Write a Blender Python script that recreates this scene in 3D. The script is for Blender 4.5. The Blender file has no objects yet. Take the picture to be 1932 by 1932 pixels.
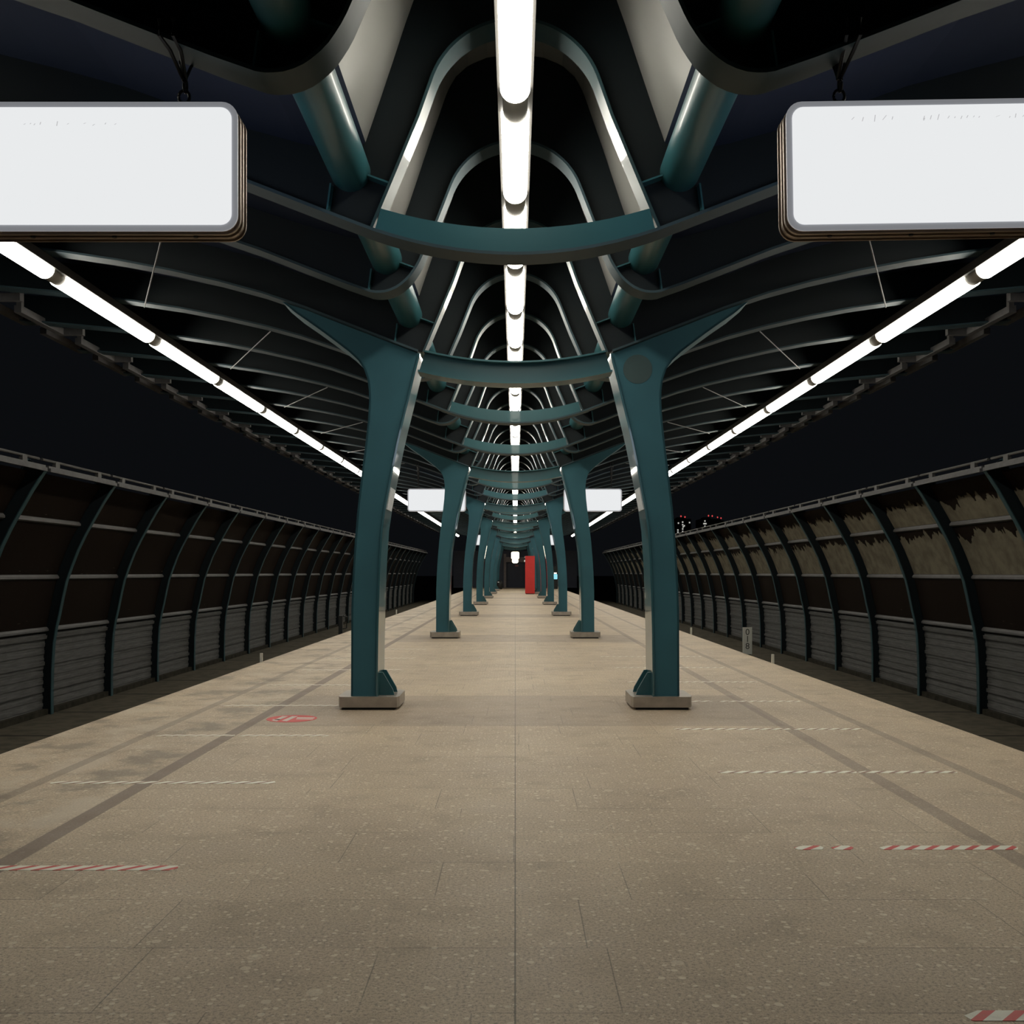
import bpy, bmesh, math, random
from mathutils import Vector, Matrix
random.seed(7)
PI = math.pi
scene = bpy.context.scene
C = bpy.context.collection

# ------------------------------------------------------------------ camera, world, exposure
CAM_Z = 1.49
cd = bpy.data.cameras.new('camera'); cam = bpy.data.objects.new('camera', cd); C.objects.link(cam)
cam.location = (0, 0, CAM_Z); cam.rotation_euler = (PI/2, 0, 0)
cd.lens = 36.0; cd.sensor_width = 36.0; cd.sensor_fit = 'HORIZONTAL'
cd.shift_x = -6/1932; cd.shift_y = 114/1932
cd.clip_start = 0.05; cd.clip_end = 3000
scene.camera = cam
w = bpy.data.worlds.new('night_sky'); scene.world = w; w.use_nodes = True
w.node_tree.nodes['Background'].inputs[0].default_value = (0.72, 0.82, 1.0, 1)
w.node_tree.nodes['Background'].inputs[1].default_value = 0.0045
scene.view_settings.view_transform = 'Standard'; scene.view_settings.look = 'None'
scene.view_settings.gamma = 1.0; scene.view_settings.exposure = 0.0
scene.view_settings.use_curve_mapping = False
scene.cycles.use_denoising = True
scene.cycles.max_bounces = 6; scene.cycles.diffuse_bounces = 3; scene.cycles.glossy_bounces = 3
scene.cycles.transmission_bounces = 4; scene.cycles.transparent_max_bounces = 12
scene.cycles.sample_clamp_indirect = 4.0
TUBE_C = 24.0     # radiance of the centre row of tubes
TUBE_S = 20.0      # radiance of the side rows
SIGN_E = 1.0

# ------------------------------------------------------------------ materials
def nmat(name):
    m = bpy.data.materials.new(name); m.use_nodes = True
    return m, m.node_tree.nodes, m.node_tree.links, m.node_tree.nodes['Principled BSDF']
def mat(name, col, rough=0.5, metal=0.0, coat=0.0, var=0.12, scale=3.0, emit=0.0, spec=0.5, bump=0.0, ecol=None):
    m, N, L, B = nmat(name)
    B.inputs['Roughness'].default_value = rough; B.inputs['Metallic'].default_value = metal
    B.inputs['Coat Weight'].default_value = coat; B.inputs['Specular IOR Level'].default_value = spec
    if emit > 0:
        B.inputs['Base Color'].default_value = (*col, 1)
        B.inputs['Emission Color'].default_value = (*(ecol or col), 1)
        B.inputs['Emission Strength'].default_value = emit
        return m
    g = N.new('ShaderNodeNewGeometry'); n = N.new('ShaderNodeTexNoise')
    n.inputs['Scale'].default_value = scale; n.inputs['Detail'].default_value = 5
    L.new(g.outputs['Position'], n.inputs['Vector'])
    r = N.new('ShaderNodeValToRGB')
    r.color_ramp.elements[0].position = 0.3; r.color_ramp.elements[1].position = 0.7
    r.color_ramp.elements[0].color = (*[c*(1-var) for c in col], 1)
    r.color_ramp.elements[1].color = (*[min(1, c*(1+var)) for c in col], 1)
    L.new(n.outputs['Fac'], r.inputs['Fac']); L.new(r.outputs['Color'], B.inputs['Base Color'])
    if bump > 0:
        b = N.new('ShaderNodeBump'); b.inputs['Strength'].default_value = bump; b.inputs['Distance'].default_value = 0.01
        L.new(n.outputs['Fac'], b.inputs['Height']); L.new(b.outputs['Normal'], B.inputs['Normal'])
    return m
M = {}
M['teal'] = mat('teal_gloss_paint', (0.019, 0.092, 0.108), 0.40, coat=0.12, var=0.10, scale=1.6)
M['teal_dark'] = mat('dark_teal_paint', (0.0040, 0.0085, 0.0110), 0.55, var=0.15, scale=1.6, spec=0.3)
M['lining'] = mat('pale_grey_roof_lining', (0.18, 0.18, 0.17), 0.45, var=0.1, scale=0.9)
M['navy'] = mat('navy_roof_sheet', (0.017, 0.026, 0.052), 0.7, var=0.15, scale=0.8, spec=0.25)
M['roof_in'] = mat('black_roof_lining', (0.005, 0.006, 0.009), 0.8, var=0.2, scale=0.8, spec=0.2)
M['rib_grey'] = mat('weathered_rib_paint', (0.034, 0.060, 0.072), 0.55, coat=0.0, var=0.22, scale=1.3, spec=0.25)
M['steel'] = mat('brushed_steel', (0.42, 0.38, 0.33), 0.42, metal=0.7, var=0.12, scale=9)
M['dark_metal'] = mat('blackened_metal', (0.012, 0.013, 0.014), 0.5, metal=0.2)
M['coupler'] = mat('grey_lamp_coupler', (0.26, 0.24, 0.21), 0.6, var=0.06)
M['gloss'] = mat('polished_teal_paint', (0.030, 0.105, 0.125), 0.30, coat=0.8, var=0.08, scale=1.6)
M['leg'] = mat('dark_teal_gloss_leg', (0.020, 0.048, 0.055), 0.36, coat=0.25, var=0.1, scale=1.6)
M['teal_matt'] = mat('teal_matt_paint', (0.027, 0.108, 0.138), 0.62, coat=0.0, var=0.10, scale=1.6, spec=0.35)
M['grey_metal'] = mat('grey_lamp_housing', (0.04, 0.038, 0.035), 0.55, metal=0.1, var=0.08)
M['side_housing'] = mat('grey_side_housing', (0.06, 0.058, 0.056), 0.6, var=0.08)
M['tube_c'] = mat('lit_diffuser', (0.8, 0.8, 0.78), 0.5, emit=TUBE_C, ecol=(1.0, 0.95, 0.83))
M['tube_s'] = mat('lit_side_diffuser', (0.8, 0.8, 0.78), 0.5, emit=TUBE_S, ecol=(1.0, 0.95, 0.83))
M['tube_w'] = mat('warm_lit_diffuser', (0.8, 0.8, 0.7), 0.5, emit=3.0, ecol=(1.0, 0.93, 0.68))
M['sign_back'] = mat('lit_sign_back_face', (0,0,0), 0.3, emit=3.2, ecol=(0.78, 0.84, 1.0), spec=0.1)
M['sign_glow'] = mat('lit_sign_face', (0.0, 0.0, 0.0), 0.3, emit=SIGN_E, ecol=(0.815, 0.83, 0.84), spec=0.1)
M['sign_rim'] = mat('pale_sign_rim', (0.45, 0.46, 0.50), 0.4, emit=0.20, ecol=(0.9, 0.93, 1.0))
M['sign_body'] = mat('bronze_sign_casing', (0.30, 0.24, 0.19), 0.38, metal=0.6, var=0.1)
M['sign_text'] = mat('pale_grey_lettering', (0.2, 0.2, 0.2), 0.5, emit=0.55, ecol=(0.9, 0.9, 0.92))
M['granite_side'] = mat('platform_edge_concrete', (0.10, 0.09, 0.075), 0.8, var=0.2, scale=6)
M['ground'] = mat('track_ground', (0.03, 0.027, 0.02), 0.95, var=0.4, scale=5, spec=0.1)
M['post'] = mat('teal_post_paint', (0.022, 0.062, 0.072), 0.5, var=0.15, scale=2)
M['mullion'] = mat('dull_grey_rail', (0.105, 0.103, 0.102), 0.6, var=0.15, scale=4)
M['cap'] = mat('zinc_cap_rail', (0.065, 0.064, 0.066), 0.6, var=0.25, scale=7)
M['red'] = mat('red_totem', (0.62, 0.028, 0.022), 0.45, var=0.06)
M['door'] = mat('dark_navy_door', (0.022, 0.028, 0.055), 0.5, var=0.1)
M['wall'] = mat('grey_end_wall', (0.22, 0.19, 0.19), 0.8, var=0.15)
M['white'] = mat('white_paint', (0.62, 0.60, 0.52), 0.5, var=0.08)
M['plate'] = mat('grey_white_plate', (0.36, 0.37, 0.34), 0.5, var=0.1)
M['notice'] = mat('pale_notice', (0.72, 0.76, 0.80), 0.35, var=0.12, scale=30)
M['ink'] = mat('dark_ink', (0.02, 0.02, 0.018), 0.6)
M['disc'] = mat('brownish_patch', (0.034, 0.066, 0.068), 0.7, var=0.05)
M['cyan'] = mat('cyan_screen', (0.2, 0.5, 0.6), 0.4, emit=0.8, ecol=(0.3, 0.78, 0.95))
M['beacon'] = mat('red_beacon', (0.5, 0.05, 0.05), 0.4, emit=0.75, ecol=(1.0, 0.10, 0.10))
M['window'] = mat('far_lit_window', (0.4, 0.4, 0.38), 0.4, emit=0.5, ecol=(0.85, 0.85, 0.78))
M['tower'] = mat('dark_tower_wall', (0.004, 0.004, 0.005), 0.9)
M['sticker_red'] = mat('red_floor_vinyl', (0.66, 0.055, 0.05), 0.5, var=0.08, scale=40)
M['sticker_white'] = mat('white_floor_vinyl', (0.68, 0.56, 0.50), 0.5, var=0.12, scale=40)

class NB:      # tiny node-expression helper
    def __init__(s, m): s.N = m.node_tree.nodes; s.L = m.node_tree.links
    def put(s, sock, v):
        if isinstance(v, (int, float)): sock.default_value = v
        elif isinstance(v, tuple): sock.default_value = v
        else: s.L.new(v, sock)
    def m(s, op, a, b=0.0, c=0.0):
        n = s.N.new('ShaderNodeMath'); n.operation = op
        for i, v in enumerate((a, b, c)): s.put(n.inputs[i], v)
        return n.outputs[0]
    def mix(s, f, a, b, bt='MIX'):
        n = s.N.new('ShaderNodeMix'); n.data_type = 'RGBA'; n.blend_type = bt
        s.put(n.inputs[0], f); s.put(n.inputs[6], a); s.put(n.inputs[7], b)
        return n.outputs[2]
    def noise(s, vec, scale, detail=3, rough=0.55):
        n = s.N.new('ShaderNodeTexNoise'); n.inputs['Scale'].default_value = scale
        n.inputs['Detail'].default_value = detail; n.inputs['Roughness'].default_value = rough
        s.L.new(vec, n.inputs['Vector']); return n.outputs['Fac']
    def step(s, v, lo, hi):     # smooth 0..1
        n = s.N.new('ShaderNodeMapRange'); n.interpolation_type = 'SMOOTHSTEP'
        s.put(n.inputs[0], v); s.put(n.inputs[1], lo); s.put(n.inputs[2], hi); return n.outputs[0]
    def xyz(s, x, y, z=0.0):
        n = s.N.new('ShaderNodeCombineXYZ')
        for i, v in enumerate((x, y, z)): s.put(n.inputs[i], v)
        return n.outputs[0]
    def pos(s):
        g = s.N.new('ShaderNodeNewGeometry'); p = s.N.new('ShaderNodeSeparateXYZ')
        s.L.new(g.outputs['Position'], p.inputs[0]); return g.outputs['Position'], p.outputs[0], p.outputs[1], p.outputs[2]

def make_floor_material():
    m, N, L, B = nmat('speckled_granite_paving'); q = NB(m)
    P, x, y, z = q.pos()
    ax = q.m('ABSOLUTE', x)
    big = q.noise(P, 0.55, 4); mid = q.noise(P, 3.0, 4); fine = q.noise(P, 70, 4, 0.85); grit = q.noise(P, 150, 2, 0.8)
    col = q.mix(q.step(big, 0.35, 0.65), (0.515, 0.405, 0.280, 1), (0.59, 0.468, 0.32, 1))
    # per-slab tint
    row = q.m('FLOOR', q.m('DIVIDE', q.m('ADD', y, 0.14), 0.6))
    offx = q.m('MULTIPLY', q.m('FRACT', q.m('MULTIPLY', q.m('SINE', q.m('MULTIPLY', row, 12.9898)), 43.5)), 0.9)
    colx = q.m('FLOOR', q.m('DIVIDE', q.m('ADD', x, offx), 0.9))
    wn = N.new('ShaderNodeTexWhiteNoise'); wn.noise_dimensions = '3D'; L.new(q.xyz(row, colx), wn.inputs['Vector'])
    tint = q.m('ADD', 0.93, q.m('MULTIPLY', wn.outputs[0], 0.14))
    tc = N.new('ShaderNodeCombineColor')
    for i in range(3): L.new(tint, tc.inputs[i])
    col = q.mix(1.0, col, tc.outputs[0], 'MULTIPLY')
    # granular grain
    col = q.mix(q.m('MULTIPLY', q.step(fine, 0.50, 0.62), 0.7), col, (0.14, 0.108, 0.08, 1))
    col = q.mix(q.m('MULTIPLY', q.step(fine, 0.48, 0.34), 0.6), col, (0.74, 0.61, 0.45, 1))
    col = q.mix(q.m('MULTIPLY', q.step(grit, 0.55, 0.75), 0.75), col, (0.07, 0.057, 0.045, 1))
    # dirt clouds
    col = q.mix(q.m('MULTIPLY', q.step(mid, 0.50, 0.75), 0.35), col, (0.26, 0.21, 0.155, 1))
    # pale spots of many sizes
    for sc, thr, dens, amt in ((7.0, 0.14, 0.80, 0.55), (13.0, 0.20, 0.74, 0.65), (26.0, 0.26, 0.58, 0.7), (3.0, 0.10, 0.85, 0.4)):
        v = N.new('ShaderNodeTexVoronoi'); v.inputs['Scale'].default_value = sc; v.inputs['Randomness'].default_value = 1.0
        v.voronoi_dimensions = '2D'
        L.new(P, v.inputs['Vector'])
        sep = N.new('ShaderNodeSeparateColor'); L.new(v.outputs['Color'], sep.inputs[0])
        on = q.m('GREATER_THAN', sep.outputs[0], dens)
        rad = q.m('MULTIPLY', sep.outputs[1], thr)
        inside = q.m('LESS_THAN', v.outputs['Distance'], rad)
        col = q.mix(q.m('MULTIPLY', q.m('MULTIPLY', on, inside), amt), col, (0.78, 0.70, 0.54, 1))
    # joints: rows across every 0.6 m, staggered short joints, one continuous line on the axis
    vis = q.step(q.noise(P, 0.9, 2), 0.44, 0.58); vis2 = q.step(q.noise(P, 0.7, 1), 0.42, 0.52)
    jy = q.m('LESS_THAN', q.m('ABSOLUTE', q.m('SUBTRACT', q.m('FRACT', q.m('DIVIDE', q.m('ADD', y, 0.14), 0.6)), 0.5)), 0.5)
    fy = q.m('FRACT', q.m('DIVIDE', q.m('ADD', y, 0.14), 0.6))
    jy = q.m('LESS_THAN', fy, 0.010)
    fx = q.m('FRACT', q.m('DIVIDE', q.m('ADD', x, offx), 0.9))
    jx = q.m('LESS_THAN', fx, 0.0055)
    j = q.m('MULTIPLY', q.m('MAXIMUM', q.m('MULTIPLY', jy, vis), q.m('MULTIPLY', jx, vis2)), 0.55)
    inner = q.m('LESS_THAN', ax, 2.55)
    col = q.mix(q.m('MULTIPLY', j, inner), col, (0.06, 0.05, 0.035, 1))
    col = q.mix(q.m('MULTIPLY', q.m('LESS_THAN', q.m('ABSOLUTE', x), 0.0035), 0.7), col, (0.055, 0.045, 0.03, 1))
    # darker tile band crossing at every column pair
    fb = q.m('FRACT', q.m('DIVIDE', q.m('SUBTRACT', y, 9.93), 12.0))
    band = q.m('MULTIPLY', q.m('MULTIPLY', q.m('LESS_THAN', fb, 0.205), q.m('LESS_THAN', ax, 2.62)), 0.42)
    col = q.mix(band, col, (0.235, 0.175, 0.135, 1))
    # worn whitish streaks on the left outer paving, slightly on the right
    st = q.noise(q.xyz(q.m('MULTIPLY', x, 1.2), q.m('MULTIPLY', y, 1.0)), 1.3, 6, 0.65)
    lw = q.m('MULTIPLY', q.step(st, 0.50, 0.62), q.step(x, -2.6, -2.75))
    col = q.mix(q.m('MULTIPLY', lw, 0.5), col, (0.62, 0.54, 0.42, 1))
    ld = q.m('MULTIPLY', q.step(st, 0.50, 0.38), q.step(x, -2.6, -2.75))
    col = q.mix(q.m('MULTIPLY', ld, 0.6), col, (0.19, 0.155, 0.115, 1))
    # tactile strips
    s1 = q.m('LESS_THAN', q.m('ABSOLUTE', q.m('SUBTRACT', ax, 2.615)), 0.062)
    s2 = q.m('LESS_THAN', q.m('ABSOLUTE', q.m('SUBTRACT', ax, 3.38)), 0.05)
    s1 = q.m('MULTIPLY', s1, q.m('SUBTRACT', 1.0, q.m('MULTIPLY', q.m('GREATER_THAN', x, 0.0), 0.35)))
    col = q.mix(q.m('MULTIPLY', s1, 0.8), col, (0.185, 0.13, 0.097, 1))
    col = q.mix(q.m('MULTIPLY', s2, 0.5), col, (0.20, 0.15, 0.11, 1))
    L.new(col, B.inputs['Base Color'])
    rg = q.m('ADD', 0.42, q.m('MULTIPLY', mid, 0.25)); L.new(rg, B.inputs['Roughness'])
    B.inputs['Specular IOR Level'].default_value = 0.5
    b = N.new('ShaderNodeBump'); b.inputs['Strength'].default_value = 0.25; b.inputs['Distance'].default_value = 0.004
    L.new(fine, b.inputs['Height']); L.new(b.outputs['Normal'], B.inputs['Normal'])
    return m
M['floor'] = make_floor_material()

def make_slab_material():
    m, N, L, B = nmat('trackside_slabs'); q = NB(m)
    P, x, y, z = q.pos()
    f = q.m('FRACT', q.m('DIVIDE', q.m('SUBTRACT', y, 17.5), 3.0))
    j = q.m('LESS_THAN', f, 0.035)
    n = q.noise(P, 4, 5)
    col = q.mix(q.step(n, 0.35, 0.7), (0.085, 0.074, 0.054, 1), (0.055, 0.049, 0.036, 1))
    col = q.mix(q.m('MULTIPLY', j, 0.85), col, (0.006, 0.006, 0.005, 1))
    L.new(col, B.inputs['Base Color']); B.inputs['Roughness'].default_value = 0.95
    B.inputs['Specular IOR Level'].default_value = 0.15
    return m
M['slab'] = make_slab_material()

def make_panel_material():
    m, N, L, B = nmat('ribbed_grey_sheet'); q = NB(m)
    P, x, y, z = q.pos()
    n = q.noise(q.xyz(0.0, q.m('MULTIPLY', y, 0.8), q.m('MULTIPLY', z, 9.0)), 3, 4)
    n2 = q.noise(P, 1.2, 4)
    col = q.mix(q.step(n, 0.3, 0.7), (0.075, 0.076, 0.072, 1), (0.125, 0.123, 0.120, 1))
    col = q.mix(q.m('MULTIPLY', q.step(n2, 0.45, 0.75), 0.35), col, (0.085, 0.085, 0.074, 1))
    L.new(col, B.inputs['Base Color']); B.inputs['Roughness'].default_value = 0.6
    return m
M['panel'] = make_panel_material()

def make_glass(name, film=False, film_top=True, tint=(0.55, 0.5, 0.45)):
    """thin pane: clear see-through with a mirror share; film=True adds a milky layer torn into drips along its top."""
    m = bpy.data.materials.new(name); m.use_nodes = True; N = m.node_tree.nodes; L = m.node_tree.links; q = NB(m)
    N.remove(N['Principled BSDF']); out = N['Material Output']
    P, x, y, z = q.pos()
    tr = N.new('ShaderNodeBsdfTransparent'); tr.inputs[0].default_value = (*tint, 1)
    gl = N.new('ShaderNodeBsdfGlossy'); gl.inputs['Roughness'].default_value = 0.25; gl.inputs[0].default_value = (0.6, 0.57, 0.53, 1)
    di = N.new('ShaderNodeBsdfDiffuse'); di.inputs[0].default_value = (0.030, 0.022, 0.018, 1)
    fr = N.new('ShaderNodeFresnel'); fr.inputs[0].default_value = 1.4
    a = N.new('ShaderNodeMixShader'); L.new(fr.outputs[0], a.inputs[0]); L.new(tr.outputs[0], a.inputs[1]); L.new(gl.outputs[0], a.inputs[2])
    b = N.new('ShaderNodeMixShader'); b.inputs[0].default_value = 0.45; L.new(a.outputs[0], b.inputs[1]); L.new(di.outputs[0], b.inputs[2])
    last = b.outputs[0]
    uvn = N.new('ShaderNodeUVMap'); sp = N.new('ShaderNodeSeparateXYZ'); L.new(uvn.outputs[0], sp.inputs[0]); v = sp.outputs[1]; u = sp.outputs[0]
    if film:
        e1 = q.noise(q.xyz(y, 0.0, 3.7), 1.3, 2); e2 = q.noise(q.xyz(y, q.m('MULTIPLY', v, 0.25), 9.1), 4.6, 3, 0.6)
        if film_top: edge = q.m('ADD', q.m('ADD', 0.25, q.m('MULTIPLY', e1, 0.55)), q.m('MULTIPLY', q.m('SUBTRACT', e2, 0.5), 0.9))
        else: edge = q.m('ADD', q.m('ADD', 0.62, q.m('MULTIPLY', e1, 0.42)), q.m('MULTIPLY', q.m('SUBTRACT', e2, 0.5), 0.75))
        mask = q.m('LESS_THAN', v, edge)
        fd = N.new('ShaderNodeBsdfDiffuse')
        nn = q.noise(P, 3.5, 4)
        fc = q.mix(q.step(nn, 0.3, 0.75), (0.20, 0.178, 0.132, 1), (0.125, 0.112, 0.085, 1))
        L.new(fc, fd.inputs[0])
        c = N.new('ShaderNodeMixShader'); L.new(q.m('MULTIPLY', mask, 0.92), c.inputs[0]); L.new(last, c.inputs[1]); L.new(fd.outputs[0], c.inputs[2])
        last = c.outputs[0]
    else:   # scratched dried streaks near the foot of a pane
        s = q.noise(q.xyz(q.m('MULTIPLY', y, 1.4), q.m('MULTIPLY', z, 9.0), 2.0), 4.0, 6, 0.7)
        k = q.m('MULTIPLY', q.step(s, 0.63, 0.70), q.m('MULTIPLY', q.step(v, 0.32, 0.12), 0.5))
        fd = N.new('ShaderNodeBsdfDiffuse'); fd.inputs[0].default_value = (0.4, 0.38, 0.33, 1)
        c = N.new('ShaderNodeMixShader'); L.new(k, c.inputs[0]); L.new(last, c.inputs[1]); L.new(fd.outputs[0], c.inputs[2])
        last = c.outputs[0]
    L.new(last, out.inputs[0])
    return m
M['glass'] = make_glass('dark_pane')
M['glass_film_top'] = make_glass('pane_with_torn_film', True, True)
M['glass_film_mid'] = make_glass('pane_with_milky_film', True, False)

def make_tape(name, red, worn):
    m, N, L, B = nmat(name); q = NB(m)
    P, x, y, z = q.pos()
    s = q.m('FRACT', q.m('MULTIPLY', q.m('SUBTRACT', x, q.m('MULTIPLY', y, 1.0)), 9.2))
    w_ = q.m('LESS_THAN', s, 0.60)
    col = q.mix(w_, (*red, 1), (0.88, 0.86, 0.74, 1))
    wn = q.step(q.noise(P, 6.0, 5, 0.7), 0.60, 0.66)
    col = q.mix(q.m('MULTIPLY', wn, worn), col, (0.20, 0.16, 0.12, 1))
    L.new(col, B.inputs['Base Color']); B.inputs['Roughness'].default_value = 0.5
    return m
M['tape'] = make_tape('hazard_tape', (0.66, 0.075, 0.065), 0.12)
M['tape_worn'] = make_tape('faded_hazard_tape', (0.36, 0.24, 0.17), 0.12)

# ------------------------------------------------------------------ mesh helpers
class MB:
    def __init__(s): s.v = []; s.f = []; s.uv = None
    def add(s, vs, fs):
        o = len(s.v); s.v += [tuple(v) for v in vs]; s.f += [tuple(i+o for i in f) for f in fs]; return s
    def box(s, x0, x1, y0, y1, z0, z1):
        return s.add([(x0,y0,z0),(x1,y0,z0),(x1,y1,z0),(x0,y1,z0),(x0,y0,z1),(x1,y0,z1),(x1,y1,z1),(x0,y1,z1)],
                     [(0,3,2,1),(4,5,6,7),(0,1,5,4),(1,2,6,5),(2,3,7,6),(3,0,4,7)])
    def prism(s, poly, y0, y1):          # polygon in x-z pushed along y
        n = len(poly); vs = [(x,y0,z) for x,z in poly]+[(x,y1,z) for x,z in poly]
        return s.add(vs, [tuple(range(n)), tuple(range(2*n-1, n-1, -1))]+[(i,(i+1)%n,n+(i+1)%n,n+i) for i in range(n)])
    def prism_z(s, poly, z0, z1):        # polygon in x-y pushed up
        n = len(poly); vs = [(x,y,z0) for x,y in poly]+[(x,y,z1) for x,y in poly]
        return s.add(vs, [tuple(range(n)), tuple(range(2*n-1, n-1, -1))]+[(i,(i+1)%n,n+(i+1)%n,n+i) for i in range(n)])
    def ribbon(s, A, Bp, y0, y1):        # solid between two polylines in x-z, pushed along y
        n = len(A); vs = [(x,y0,z) for x,z in A]+[(x,y0,z) for x,z in Bp]+[(x,y1,z) for x,z in A]+[(x,y1,z) for x,z in Bp]
        fs = []
        for i in range(n-1):
            fs += [(i,i+1,n+i+1,n+i),(2*n+i,3*n+i,3*n+i+1,2*n+i+1),(i,2*n+i,2*n+i+1,i+1),(n+i,n+i+1,3*n+i+1,3*n+i)]
        fs += [(0,n,3*n,2*n),(n-1,3*n-1,4*n-1,2*n-1)]
        return s.add(vs, fs)
    def strip(s, A, t, y0, y1):          # band of thickness t laid on one side of a polyline
        return s.ribbon(A, offset(A, t), y0, y1)
    def tube(s, pts, r, n=10, cap=True):
        pts = [Vector(p) for p in pts]; rings = []
        up = Vector((0,0,1))
        for i, p in enumerate(pts):
            d = (pts[min(i+1,len(pts)-1)]-pts[max(i-1,0)]).normalized()
            a = d.cross(up); a = a.normalized() if a.length > 1e-4 else Vector((1,0,0)); b = a.cross(d)
            rings.append([p+a*r*math.cos(2*PI*k/n)+b*r*math.sin(2*PI*k/n) for k in range(n)])
        vs = [v for g in rings for v in g]; fs = []
        for i in range(len(pts)-1):
            for k in range(n): fs.append((i*n+k,i*n+(k+1)%n,(i+1)*n+(k+1)%n,(i+1)*n+k))
        if cap: fs += [tuple(range(n)), tuple(range((len(pts)-1)*n, len(pts)*n))]
        return s.add(vs, fs)
    def mirror(s):
        n = len(s.v); s.v += [(-x,y,z) for x,y,z in s.v[:n]]; s.f += [tuple(i+n for i in f) for f in s.f]; return s
    def flip(s): s.v = [(-x,y,z) for x,y,z in s.v]; return s
    def data(s, name, m, smooth=False):
        me = bpy.data.meshes.new(name); me.from_pydata(s.v, [], s.f); me.materials.append(m)
        bm = bmesh.new(); bm.from_mesh(me); bmesh.ops.recalc_face_normals(bm, faces=bm.faces)
        if smooth:
            for f in bm.faces: f.smooth = True
            for e in bm.edges:
                if len(e.link_faces) == 2 and e.calc_face_angle(0) > math.radians(38): e.smooth = False
        bm.to_mesh(me); bm.free()
        return me
    def build(s, name, m, parent=None, loc=None, smooth=False):
        return link(name, s.data(name, m, smooth), parent, loc)
def link(name, me, parent=None, loc=None):
    o = bpy.data.objects.new(name, me); C.objects.link(o)
    if parent: o.parent = parent
    if loc: o.location = loc
    return o
def offset(A, t):
    out = []
    for i, p in enumerate(A):
        a = A[max(i-1,0)]; b = A[min(i+1,len(A)-1)]
        dx, dz = b[0]-a[0], b[1]-a[1]; l = math.hypot(dx, dz) or 1
        out.append((p[0]-dz/l*t, p[1]+dx/l*t))
    return out
def tag(o, label, cat, group=None, kind=None):
    o['label'] = label; o['category'] = cat
    if group: o['group'] = group
    if kind: o['kind'] = kind
    return o
def thing(name, label, cat, loc=(0,0,0), group=None):
    o = bpy.data.objects.new(name, None); C.objects.link(o); o.location = loc; o.empty_display_size = 0.2
    return tag(o, label, cat, group)
def struct(name, mb, m, label=None):
    o = mb.build(name, m); o['kind'] = 'structure'
    if label: o['label'] = label; o['category'] = name.split('_')[0]
    return o
def copy_tree(o, loc, label, parent=None):
    c = o.copy(); C.objects.link(c)
    if parent is None:
        c.location = loc; c['label'] = label
    else: c.parent = parent
    for ch in list(o.children): copy_tree(ch, None, None, c)
    return c
ORD = ['first','second','third','fourth','fifth','sixth','seventh','eighth','ninth','tenth','eleventh','twelfth','thirteenth',
       'fourteenth','fifteenth','sixteenth','seventeenth','eighteenth','nineteenth']
TENS = {2:'twent',3:'thirt',4:'fort'}
def ordn(i):   # 0-based
    n = i+1
    if n <= 19: return ORD[n-1]
    t, u = divmod(n, 10)
    return TENS[t]+'ieth' if u == 0 else TENS[t]+'y-'+ORD[u-1]

END = 95.6
# ------------------------------------------------------------------ platform, trackbed, roof, fences' ground
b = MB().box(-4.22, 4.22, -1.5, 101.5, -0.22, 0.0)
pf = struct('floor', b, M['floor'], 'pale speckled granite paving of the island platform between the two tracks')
b = MB().box(-4.05, 4.05, -1.5, 101.5, -1.5, -0.22)
struct('platform_base', b, M['granite_side'])
for s, nm in ((-1, 'left'), (1, 'right')):
    x0, x1 = sorted((s*6.95, s*9.3))
    struct('trackside_paving', MB().box(x0, x1, -1.5, 101.5, -1.42, -1.31), M['slab'])
    x0, x1 = sorted((s*4.05, s*6.95))
    struct('trackbed', MB().box(x0, x1, -1.5, 101.5, -1.6, -1.5), M['ground'])
struct('outer_ground', MB().box(-400, 400, -30, 900, -1.9, -1.62), M['ground'])

WING = [(1.5,4.05),(1.9,4.205),(2.27,4.35),(2.74,4.51),(3.22,4.64),(3.75,4.76),(4.3,4.865),(4.87,4.95),(5.4,5.02),(6.0,5.085),(6.7,5.15),(7.3,5.20)]
ROOFP = [(7.45,5.62),(6.7,5.56),(6.0,5.50),(5.4,5.43),(4.87,5.36),(4.3,5.27),(3.75,5.16),(3.22,5.03),(2.74,4.90),(2.27,4.73),(1.9,4.61),(1.5,4.50),(1.25,4.455),(1.12,4.46),(1.05,4.51),(0.95,4.80),(0.86,5.07),(0.775,5.33),(0.69,5.57),(0.61,5.80),(0.54,5.93),(0.42,6.04),(0.25,6.11),(0,6.14)]
wingp = [p for p in ROOFP if p[0] >= 1.05]; midp = [p for p in ROOFP if p[0] <= 1.05]
b = MB().ribbon(wingp, [(x,z+0.06) for x,z in wingp], -1.2, END).mirror()
struct('ceiling', b, M['navy'], 'dark navy roof sheeting under the two canopy wings')
full = [(-x,z) for x,z in midp] + [(x,z) for x,z in reversed(midp[:-1])]
b = MB().ribbon(full, [(x*1.05,z+0.05) for x,z in full], -1.2, END)
struct('ceiling_vault', b, M['lining'])

# stepped eave edge: one trim per side
def eave():
    b = MB(); y = 4.1
    while y < END-2:
        for dx, dz, dy in ((7.42, 5.24, 0.0), (7.02, 5.16, 0.35)):
            b.box(dx-0.05, dx+0.05, y+dy, y+dy+1.45, dz, dz+0.10)
            b.box(dx-0.34, dx-0.05, y+dy+1.36, y+dy+1.45, dz, dz+0.10)
            b.box(dx-0.05, dx+0.02, y+dy, y+dy+0.08, dz+0.1, 5.58)
        y += 2.0
    return b
struct('trim_1', eave().flip(), M['cap']); struct('trim_2', eave(), M['cap'])

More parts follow.
